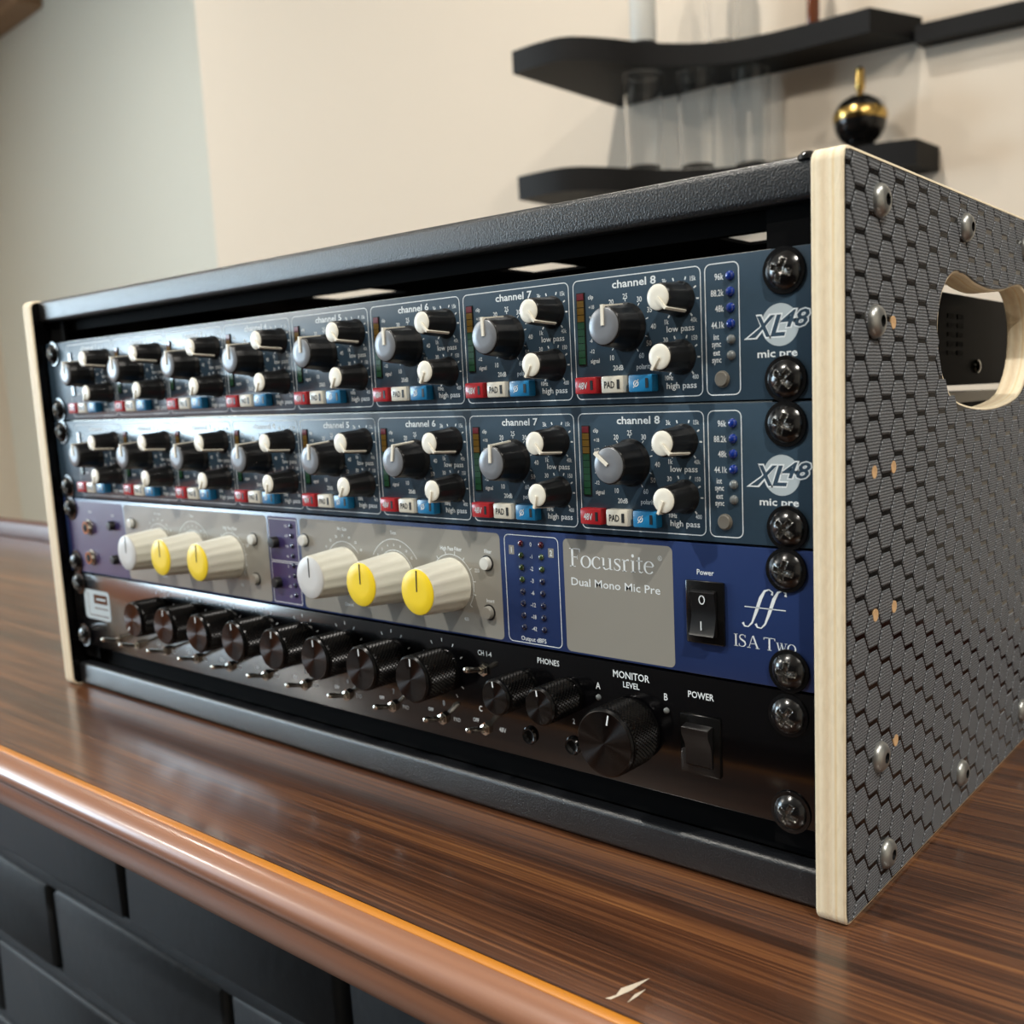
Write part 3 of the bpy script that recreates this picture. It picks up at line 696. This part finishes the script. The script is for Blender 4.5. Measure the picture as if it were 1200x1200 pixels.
# ---------------------------------------------------------------- serif lettering drawn from strokes (em units: cap .70, x-height .45)
def arc(cx, cy, rx, ry, a0, a1, n=18): return [(cx + rx * math.cos(R(a0 + (a1 - a0) * k / n)), cy + ry * math.sin(R(a0 + (a1 - a0) * k / n))) for k in range(n + 1)]
def ring(cx, cy, rx, ry, a0=0, a1=360, thick=.085, thin=.022):
    p = arc(cx, cy, rx, ry, a0, a1, 28); return (p, [thin + (thick - thin) * abs((q[0] - cx) / rx) ** 1.5 for q in p])
def stem(x, y0, y1, w_=.08): return ([(x, y0), (x, y1)], w_)
def bar(x0, x1, y, w_=.026): return ([(x0, y), (x1, y)], w_)
SER = {
 'F': (.5, [stem(.13, 0, .7, .09), bar(0, .27, .013), bar(0, .47, .687), ([(.465, .69), (.475, .55)], [.05, .012]), bar(.13, .36, .37), ([(.36, .45), (.36, .29)], .022)]),
 'o': (.5, [ring(.24, .222, .2, .218)]),
 'c': (.43, [ring(.23, .222, .19, .218, 42, 318), ([(.355, .36), (.37, .35)], .07)]),
 'u': (.52, [stem(.1, .1, .44), bar(.02, .12, .43), ([(.1, .14), (.115, .06), (.17, .012), (.24, .012), (.32, .05), (.38, .1)], [.08, .07, .045, .035, .03, .02]), stem(.39, .02, .44), bar(.31, .41, .43), bar(.38, .48, .02)]),
 's': (.38, [([(.3, .36), (.26, .425), (.18, .435), (.09, .4), (.075, .32), (.13, .26), (.22, .21), (.29, .15), (.29, .07), (.21, .01), (.12, .01), (.05, .08)], [.02, .025, .03, .05, .06, .075, .08, .07, .055, .035, .025, .02]), ([(.3, .44), (.3, .32)], .02), ([(.045, .13), (.045, 0)], .02)]),
 'r': (.36, [stem(.1, 0, .43), bar(.01, .11, .42), bar(.01, .2, .012), ([(.12, .33), (.17, .4), (.24, .435), (.3, .42)], [.02, .03, .05, .07])]),
 'i': (.25, [stem(.11, 0, .43), bar(.02, .12, .42), bar(.02, .21, .012), ring(.11, .6, .027, .03, thick=.06, thin=.06)]),
 't': (.31, [stem(.12, .07, .57, .075), bar(.01, .27, .43), ([(.12, .1), (.14, .03), (.2, .01), (.28, .05)], [.075, .055, .035, .02])]),
 'e': (.43, [ring(.22, .222, .18, .218, 15, 322), bar(.06, .39, .255)]),
 'I': (.26, [stem(.13, 0, .7, .09), bar(.02, .24, .013), bar(.02, .24, .687)]),
 'S': (.48, [([(.38, .56), (.34, .66), (.24, .69), (.12, .65), (.08, .54), (.13, .44), (.25, .37), (.36, .29), (.39, .17), (.33, .06), (.21, .01), (.1, .04), (.05, .15)], [.02, .025, .03, .05, .075, .085, .095, .09, .075, .05, .03, .025, .02]), ([(.385, .69), (.385, .53)], .022), ([(.045, .19), (.045, .01)], .022)]),
 'A': (.68, [([(.31, .7), (.09, 0)], .03), ([(.33, .7), (.57, 0)], .085), bar(.16, .46, .25), bar(0, .19, .013), bar(.46, .68, .013)]),
 'T': (.6, [stem(.3, 0, .7, .09), bar(.19, .41, .013), bar(.03, .57, .687), ([(.035, .69), (.025, .55)], [.05, .012]), ([(.565, .69), (.575, .55)], [.05, .012])]),
 'w': (.72, [([(.1, .5), (.24, 0)], .07), ([(.24, 0), (.37, .48)], .025), ([(.36, .5), (.5, 0)], .07), ([(.5, 0), (.64, .5)], .025), bar(.02, .18, .49), bar(.28, .42, .49), bar(.57, .72, .49)]),
 'O': (.56, [ring(.28, .245, .23, .245)]),
}
def serif(b, s, x0, x1, z, h, y=-.06):          # baseline z, cap height h, spans x0..x1
    tot = sum(SER[c][0] for c in s if c != ' ') + .22 * s.count(' '); kx = (x1 - x0) / tot; kz = h / .7; px = x0
    for c in s:
        if c == ' ': px += .22 * kx; continue
        adv, strokes = SER[c]
        for pts, wd in strokes:
            kk = (kx + kz) / 2
            b.strip([(px + a * kx, z + q * kz) for a, q in pts], [v_ * kk for v_ in wd] if isinstance(wd, list) else wd * kk, y)
        px += adv * kx

# ---------------------------------------------------------------- royal blue two-channel unit
U3 = Unit('dual_channel_preamp', 'blue and warm grey two-channel microphone preamp with ivory and yellow knobs', 'preamp', -88.9)
U3.body('blue', 250)
for a, b in ((143.7, 190.6), (-11.6, 112.6), (-171, -37.2)): U3.put(MB().poly(rrect(a, b, -43.3, -2.1, 2.0), -.03), 'grey_field', 'greyfield', smooth=False)
for a, b in ((-36.4, -13.4), (-237, -172)): U3.put(MB().poly(rrect(a, b, -43.3, -2.1, 1.2), -.03), 'violet_field', 'purple', smooth=False)
ik = MB()
for q in ((115.1, 141.4, -42.9, -2.2, 2), (-35.6, -14, -22.8, -3.3, .8), (-35.6, -14, -42.6, -23.6, .8)):
    U3.put(MB().strip(rrect(*q), .28, -.06, True), 'printed_frame', 'white_ink', smooth=False)
serif(ik, 'Focusrite', 146.6, 183.2, -12.0, 6.6)
ik.strip(arc(185.6, -6.4, .75, .75, 0, 360, 14), .16, -.06); text(ik, 'R', 185.6, -6.4, .8)
text(ik, 'Dual Mono Mic Pre', 166.2, -17.3, 2.9, wid=38.4, bold=.006)
for s, k in zip(('0', '-1', '-2', '-3', '-6', '-12', '-18', '-42'), range(8)): text(ik, s, 128.2, -5.3 - 4.53 * k, 1.6, bold=.006)
text(ik, 'Output dBFS', 127.6, -41.2, 1.7, wid=12.4, bold=.006)
text(ik, 'Power', 203.2, -9.7, 1.8, wid=6.4)
text(ik, 'Filter', 106.2, -9.4, 1.5); text(ik, 'Insert', 106.2, -28.6, 1.5)
# ff emblem and model lettering
ff = MB()
for dx in (0, 4.6):
    ff.strip([(216.7 + dx, -24.6), (217.3 + dx, -25.7), (218.6 + dx, -25.8), (220 + dx, -24.4), (221.6 + dx, -20.5), (223.2 + dx, -16.2), (224.6 + dx, -13.9), (226.1 + dx, -13.3), (227.3 + dx, -14), (227.1 + dx, -15)], [.9, .5, .35, .6, 1.1, 1.2, .7, .4, .5, .9], -.06)
ff.strip([(217.4, -19.4), (231.8, -19.4)], .28, -.06); U3.put(ff, 'script_emblem', 'white_ink', smooth=False)
serif(ik, 'ISA', 213.2, 222.6, -32.6, 4.0); serif(ik, 'T', 223.9, 228.1, -32.6, 4.0); serif(ik, 'wO', 228.2, 235.2, -32.6, 4.0)
for off in (0, -154.2):
    # channel scales
    text(ik, 'Trim', 52.1 + off, -5.2, 1.5); text(ik, 'High Pass Filter', 86 + off, -9.6, 1.6, wid=12); text(ik, 'Mic Gain', 18.7 + off, -5.4, 1.5)
    text(ik, '220', 99.8 + off, -17.3, 1.4); text(ik, '420', 92.6 + off, -37.2, 1.4); text(ik, 'Channel', 20 + off, -38.6, 1.5)
    scales = {18.7: MB(), 52.1: MB(), 85.6: MB()}
    for r_, cx, a0, a1 in ((12, 85.6, -60, 128), (16, 52.1, -58, 58), (11.4, 52.1, -58, 70), (13, 18.7, -50, 50)):
        scales[cx].strip([(cx + off + r_ * math.sin(R(a0 + (a1 - a0) * k / 24)), -23.9 + r_ * math.cos(R(a0 + (a1 - a0) * k / 24))) for k in range(25)], .22, -.06)
    for k in range(9):
        a = R(-60 + 188 * k / 8); scales[85.6].strip([(85.6 + off + 12 * math.sin(a), -23.9 + 12 * math.cos(a)), (85.6 + off + 13.4 * math.sin(a), -23.9 + 13.4 * math.cos(a))], .25, -.06)
    for k in range(7):
        a = R(-50 + 100 * k / 6); text(scales[18.7], str((0, 10, 20, 30, 40, 50, 60)[k]), 18.7 + off + 15.6 * math.sin(a), -23.9 + 15.6 * math.cos(a), 1.2); text(scales[52.1], str(k * 2), 52.1 + off + 13.7 * math.sin(a), -23.9 + 13.7 * math.cos(a), 1.1)
    for q in scales.values(): U3.put(q, 'knob_scale', 'white_ink', smooth=False)
for k in range(8): text(ik, ('+22', '+18', '+12', '+6', '0', '-6', '-12', '-18')[k], -22.5, -6.2 - 4.7 * k, 1.2)
text(ik, 'Input', -210, -7.5, 1.5); text(ik, 'Line', -184, -8.5, 1.4)
U3.put(ik, 'printed_lettering', 'white_ink', smooth=False)
bx_ = MB()
for cx in (118.5, 137.9): bx_.poly([(cx - 1.3, -9.6), (cx + 1.3, -9.6), (cx + 1.3, -6.2), (cx - 1.3, -6.2)], -.05)
U3.put(bx_, 'channel_number_box', 'greyfield', smooth=False)
nb = MB(); text(nb, '1', 118.5, -7.9, 2.2, y=-.09); text(nb, '2', 137.9, -7.9, 2.2, y=-.09); U3.put(nb, 'channel_number', 'white_ink', smooth=False)
for cx in (123.3, 133.2):
    for k in range(8):
        U3.put(MB().lathe([(1.25, 0), (1.15, .4), (.7, .8), (.1, .9)], 18), 'meter_lamp', 'led_red' if k == 0 else 'led_green' if k < 4 - (cx > 130) else 'led_dark', cx, 0, -5.25 - 4.53 * k)
for k in range(8):
    U3.put(MB().lathe([(1.25, 0), (1.15, .4), (.7, .8), (.1, .9)], 18), 'meter_lamp', 'led_dark', -18.2, 0, -6.1 - 4.6 * k)
ik_ = [knob('gain_knob', 10.6, 9.3, 18, 'cream_knob', 'cap_pale', 8.9, 56, 14, 0, side=False, pkey='black_ink', pw=.5, ph=.06, fl=.5),
       knob('trim_knob', 10.6, 9.3, 18, 'cream_knob', 'cap_yellow', 8.9, 56, 14, 0, side=False, pkey='black_ink', pw=.5, ph=.06, fl=.5)]
for off in (0, -154.2):
    U3.dup(ik_[0], 18.7 + off, 0, -23.9); U3.dup(ik_[1], 52.1 + off, 0, -23.9); U3.dup(ik_[1], 85.5 + off, 0, -23.9, R(2)).name = 'filter_knob'
    for bx2, bz, key in ((105.6, -14, 'push_white'), (105.4, -33.2, 'greyfield'), (-8.6, -12, 'push_white')):
        bo_ = U3.put(MB().lathe([(2.55, 0), (2.5, 1.6), (2.3, 2.1), (1.2, 2.2), (.1, 2.15)], 26), 'push_button', key, bx2 + off, 0, bz)
        MB().lathe([(3.1, 0), (3.15, .3), (2.6, .35)], 26, caps=False).build('collar', 'black_ink', bo_, (0, 0, 0))
for px, pz in ((-30.8, -14.2), (-30.8, -33.2), (-184.5, -14.4), (-184.5, -33.6)):
    U3.put(MB().lathe([(2.7, 0), (2.6, 2.4), (2.2, 3), (.1, 3.1)], 24), 'selector_knob', 'knob_black', px, 0, pz)
for pz in (-16.8, -34.4):
    j = U3.put(MB().lathe([(4.6, 0), (4.6, .8), (4.0, 1.2), (3.6, 2.6), (2.6, 2.6)], 28), 'input_jack', 'chrome', -212.5, 0, pz)
    MB().lathe([(2.5, 2.6), (2.4, 2.66), (.05, 2.66)], 24, caps=False).build('socket', 'hole', j, (0, 0, 0))
def rocker(U, x0, x1, z0, z1, marks, style):
    b = MB(); b.box(x0, x1, -1.4, 0, z0, z1, .5); o = U.put(b, 'power_switch', 'gloss_black')
    ix0, ix1, iz0, iz1 = x0 + 2.6, x1 - 2.6, z0 + 2.9, z1 - 2.9; mz = (iz0 + iz1) / 2
    if style == 0:       # wide paddle dished at its middle
        pr = [(-2.0, iz1), (-3.1, iz1 - .6), (-2.2, mz + 1.5), (-2.0, mz - 1), (-3.4, iz0 + 1.2), (-4.0, iz0 + .4), (-2.0, iz0), (-.8, iz0), (-.8, iz1)]
    else:
        pr = [(-1.6, iz1), (-4.6, iz1 - .8), (-4.4, iz1 - 3.2), (-2.4, mz), (-2.0, iz0 + .6), (-1.4, iz0), (-.8, iz0), (-.8, iz1)]
    n = len(pr); q = MB()
    q.add([(x, y, z) for x in (ix0, ix1) for y, z in pr], [(i, (i + 1) % n, n + (i + 1) % n, n + i) for i in range(n)] + [tuple(range(n)), tuple(range(n, 2 * n))])
    rk = q.build('rocker', 'knob_black', o, (0, 0, 0), angle=25)
    if marks:
        mk = MB(); cx = (ix0 + ix1) / 2
        mk.strip([(cx + 1.0 * math.cos(t * PI / 8), mz + 4.6 + 1.35 * math.sin(t * PI / 8)) for t in range(16)], .35, -2.95, True)
        mk.strip([(cx, mz - 2.3), (cx, mz - 5.2)], .4, -3.75)
        mk.build('power_marks', 'white_ink', rk, (0, 0, 0), smooth=False)
rocker(U3, 196.2, 210.6, -33.2, -12.4, True, 0)
U3.screws([(232.2, -6.7, 15), (232.8, -38.2, 5), (-232.6, -6.4, 10), (-232.6, -38.2, 30)])

# ---------------------------------------------------------------- black unit with knurled knobs
U4 = Unit('headphone_mixer', 'black eight-channel mixer unit with knurled metal knobs, lowest in the rack', 'mixer', -133.35)
U4.body('anod', 200)
ik = MB()
text(ik, 'CH 1-4', 101.4, -5.5, 2.1, wid=7.4, bold=.006); text(ik, 'PHONES', 134.2, -4.4, 2.2, wid=10.6, bold=.006); text(ik, 'MONITOR', 172, -4.3, 2.6, wid=15.6)
text(ik, 'LEVEL', 172, -7.7, 2.1, wid=7); text(ik, 'POWER', 200.4, -6.8, 2.3, wid=10); text(ik, 'A', 157.3, -9.9, 2.5); text(ik, 'B', 186.4, -9.4, 2.5)
text(ik, '2', 145.3, -25.2, 2.0); text(ik, 'C', 97.6, -28.4, 2.3); text(ik, '1', 124.2, -25.6, 2.0); text(ik, '48V', 109, -35.2, 1.9); text(ik, 'OFF', 94.6, -33.6, 1.6)
KX = [77.5 - 30.9 * k for k in range(8)]
for i, kx in enumerate(KX):
    for a in (-140, -115, -90, -60, -30, 0, 30, 60, 120, 145):
        a = R(a); ik.strip([(kx + 11.6 * math.sin(a), -15.3 + 11.6 * math.cos(a)), (kx + 13 * math.sin(a), -15.3 + 13 * math.cos(a))], .3, -.06)
    text(ik, 'OFF', kx - 9, -33.6, 1.5); text(ik, 'PAD', kx + 6.3, -35.4, 1.7); text(ik, str(8 - i), kx - 1, -29.6, 2.2)
# square emblem at the left end
U4.put(ik, 'printed_lettering', 'white_ink', smooth=False)
em = MB().poly(rrect(-228.5, -198.5, -27, -9.5, 2.4), -.05)
U4.put(em, 'square_emblem', 'pale_ink', smooth=False)
ed = MB(); ed.strip([(-223.5, -11.5), (-223.5, -24.6), (-201, -24.6)], .7, -.08); ed.poly([(-217, -17.4), (-201, -17.4), (-201, -12), (-217, -12)], -.08)
ed.strip([(-217, -20.2), (-201, -20.2)], .7, -.08)
U4.put(ed, 'emblem_figure', 'anod', smooth=False)
el2 = MB(); el2.strip([(-214, -14.7), (-203, -14.7)], 1.3, -.1); U4.put(el2, 'emblem_bar', 'pale_ink', smooth=False)
def knurled(name, r, h, cols, rows):
    b = MB(); n = cols * 2
    prof = [(r * .93, 0), (r * .93, 1.6), (r * .97, 1.7)]
    b.lathe(prof, n, caps=False)
    rr = 2 * rows + 1; base = len(b.v)
    for j in range(rr):
        hh = 1.7 + (h - 3.5) * j / (rr - 1)
        for i in range(n):
            a = 2 * PI * i / n; q = r if (i + j) % 2 == 0 else r - .55
            if j in (0, rr - 1): q = r - .4
            b.v.append((q * math.sin(a), -hh, q * math.cos(a)))
    for j in range(rr - 1):
        for i in range(n):
            k = (i + 1) % n; A, B_, C_, D = base + j * n + i, base + j * n + k, base + (j + 1) * n + k, base + (j + 1) * n + i
            if (i + j) % 2 == 0: b.f += [(A, B_, C_), (A, C_, D)]
            else: b.f += [(A, B_, D), (B_, C_, D)]
            b.mi += [0, 0]
    t = h - 1.8
    b.lathe([(r - .5, t), (r - .5, t + .4), (r - .1, t + .5), (r - .1, t + 1.0), (r - .75, h - .1)], 64, caps=False)
    o = b.build(name, 'knurl', None, angle=20); o.location = (0, 0, 0)
    MB().lathe([(r - .72, h - .12), (r - .9, h), (.5, h), (.02, h)], 64, caps=False).build('turned_face', 'turned', o, angle=10)
    MB().box(-.3, .3, -h - .05, -h + .1, r * .56, r * .86).build('pointer', 'white_ink', o, smooth=False)
    return o
kb = knurled('channel_knob', 9.6, 17.5, 40, 8); kp = knurled('phones_knob', 7.0, 17, 30, 8); km = knurled('monitor_knob', 12.0, 17, 52, 8)
for i, kx in enumerate(KX): U4.dup(kb, kx, 0, -15.3, R(random.choice((-140, 0, -3, 4))) if i else 0)
U4.dup(kp, 122.2, 0, -15.6, R(-8)); U4.dup(kp, 143.6, 0, -15.6, R(-8)); U4.dup(km, 172.3, 0, -23.4, R(12))
def toggle():
    o = MB().lathe([(2.7, 0), (2.7, 1.1), (2.2, 1.2), (2.2, 1.9), (1.5, 2.1), (1.5, 1.6), (.1, 1.6)], 6).build('toggle_switch', 'chrome', None, smooth=False); o.location = (0, 0, 0)
    b = MB(); b.lathe([(.8, 0), (.85, 1), (1.25, 8.2), (1.2, 9.2), (.8, 9.8), (.1, 10)], 16)
    lv = b.build('lever', 'chrome', o, (0, -1.2, 0)); lv.rotation_euler = (R(-14), 0, R(0))
    return o
tg = toggle()
for x_, z_ in [(100.4, -36.1), (101, -12)] + [(kx - 1.3, -36.1) for kx in KX] + [(-170, -36.6), (-190, -36)]:
    t = U4.dup(tg, x_, 0, z_)
for x_, z_ in ((157.4, -14.2), (186.6, -14.2)): U4.put(MB().lathe([(1.1, 0), (1, .6), (.5, 1), (.1, 1.1)], 16), 'indicator_lamp', 'led_grey', x_, 0, z_)
for x_ in (123.7, 144.8):
    j = U4.put(MB().lathe([(3.4, 0), (3.5, .9), (3.0, 1.6), (2.3, 1.4)], 26, caps=False), 'phones_jack', 'gloss_black', x_, 0, -34.6)
    MB().lathe([(2.4, 1.2), (1.9, .1), (.05, .1)], 24, caps=False).build('socket', 'hole', j, (0, 0, 0))
rocker(U4, 192.6, 208, -33.8, -13.4, False, 1)
U4.screws([(232.4, -8, 35), (232.9, -39.4, 25), (-232.6, -6.4, 10), (-232.6, -38.2, 30)])
for o in [big_k, sm_k, kb, kp, km, tg] + ik_: drop(o)

# ---------------------------------------------------------------- shelves on the back wall
def shelf(name, label, top, pts, th, key='black_shelf'):
    base = top - th; b = MB(); n = len(pts)
    b.add([(x, y, z) for z in (base, top) for x, y in pts], [tuple(range(n)), tuple(range(n, 2 * n))] + [(i, (i + 1) % n, n + (i + 1) % n, n + i) for i in range(n)])
    return tag(b.build(name, key, angle=30), label, 'shelf', 'black wavy wall shelves')
def wave(cx0, xr, dx=0):
    ctrl = [(-745, 977), (-690, 975), (-640, 985), (-600, 1030), (-565, 1090), (-520, 1140), (-470, 1172), (-400, 1190), (-320, 1196)]
    out = []
    for i in range(len(ctrl) - 1):
        p0, p1, p2, p3 = ctrl[max(i - 1, 0)], ctrl[i], ctrl[i + 1], ctrl[min(i + 2, len(ctrl) - 1)]
        for j in range(4):
            t = j / 4; out.append(tuple(.5 * (2 * p1[c] + (p2[c] - p0[c]) * t + (2 * p0[c] - 5 * p1[c] + 4 * p2[c] - p3[c]) * t * t + (3 * p1[c] - p0[c] - 3 * p2[c] + p3[c]) * t ** 3) for c in (0, 1)))
    return out
G = 1.5
up_pts = wave(0, 0) + [(-243, 1198), (-205, 1280), (-200, wy(-200) - G), (-735, wy(-735) - G)]
lo_pts = wave(0, 0) + [(-225, 1200), (-178, 1215), (-172, wy(-172) - G), (-735, wy(-735) - G)]
shelf('wall_shelf', 'upper black wavy-edged wall shelf holding glassware', 502, up_pts, 34)
shelf('wall_shelf', 'lower black wavy-edged wall shelf behind the rack', 311, lo_pts, 36)
rp = [(-199, wy(-199) - 32), (900, wy(900) - 32), (900, wy(900) - G), (-199, wy(-199) - G)]
o = shelf('ledge', 'narrow straight black ledge continuing right from the upper wavy shelf', 483, rp, 26); o['category'] = 'ledge'; del o['group']
# glasses and ornaments
def px_on(u, v, z):         # point at height z (rack mm) along the sight line of a photograph pixel, for setting things on shelves
    d = f + rt * ((u - 710.94) / FPX) + up * ((627.33 - v) / FPX); c0 = m.translation
    t = (W(0, 0, z).z - c0.z) / d.z; p = c0 + d * t; return p.x * 1000, p.y * 1000
def glass(label, x, y, z, r, h):
    b = MB(); b.lathe([(r * .86, 0), (r, h), (r - 1.4, h), (r * .86 - 1.5, 9)], 40, axis='z')
    return tag(b.build('tumbler', 'glass', None, (x, y, z + .2)), label, 'glass', 'tall clear tumblers on the lower shelf')
for (x, y), lb in zip(((-588, 1110), (-522, 1166), (-452, 1220)), ('tall clear glass tumbler on the lower shelf, leftmost of three', 'tall clear glass tumbler on the lower shelf, middle of three', 'tall clear glass tumbler on the lower shelf, rightmost of three')):
    glass(lb, x, y, 311, 31, 150)
t = thing('frosted_bottle', 'frosted white cylindrical bottle with a dark base on the upper shelf', 'bottle', (-590, 1120, 502.2))
MB().lathe([(21, 0), (22, 2), (22, 9), (21, 10)], 32, axis='z').build('base', 'dark_slot', t)
MB().lathe([(20, 10), (21, 13), (21, 120), (16, 140), (8, 150), (8, 170), (7, 171)], 32, axis='z').build('body', 'frosted', t)
tag(MB().lathe([(20, 0), (24, 3), (25, 40), (28, 150), (26.5, 150), (23, 40), (20, 8)], 36, axis='z').build('glass_vase', 'glass', None, (-492, 1200, 502.2)), 'clear glass vase on the upper shelf, right of the frosted bottle', 'vase')
tag(MB().lathe([(9, 0), (10, 2), (10, 90), (5, 110), (4, 150), (5, 152)], 24, axis='z').build('brown_bottle', 'brown_glass', None, (-350, 1235, 502.2)), 'slim brown bottle near the right end of the upper shelf', 'bottle')
t = thing('brass_lamp', 'dark round ornament with a brass band and finial on the lower shelf', 'ornament', (-268, 1222, 311.2))
MB().lathe([(26, 0), (27, 3), (20, 8), (30, 16), (37, 28), (39, 40)], 40, axis='z').build('bowl', 'gloss_black', t)
MB().lathe([(39, 40), (40.5, 43), (40.5, 51), (38, 56)], 40, axis='z').build('band', 'brass', t)
MB().lathe([(38, 56), (30, 68), (17, 76), (7, 79)], 40, axis='z').build('lid', 'gloss_black', t)
MB().lathe([(7, 79), (4, 82), (7, 88), (7.5, 94), (6.5, 110), (7, 114), (3, 119), (.3, 120)], 24, axis='z').build('finial', 'brass', t)
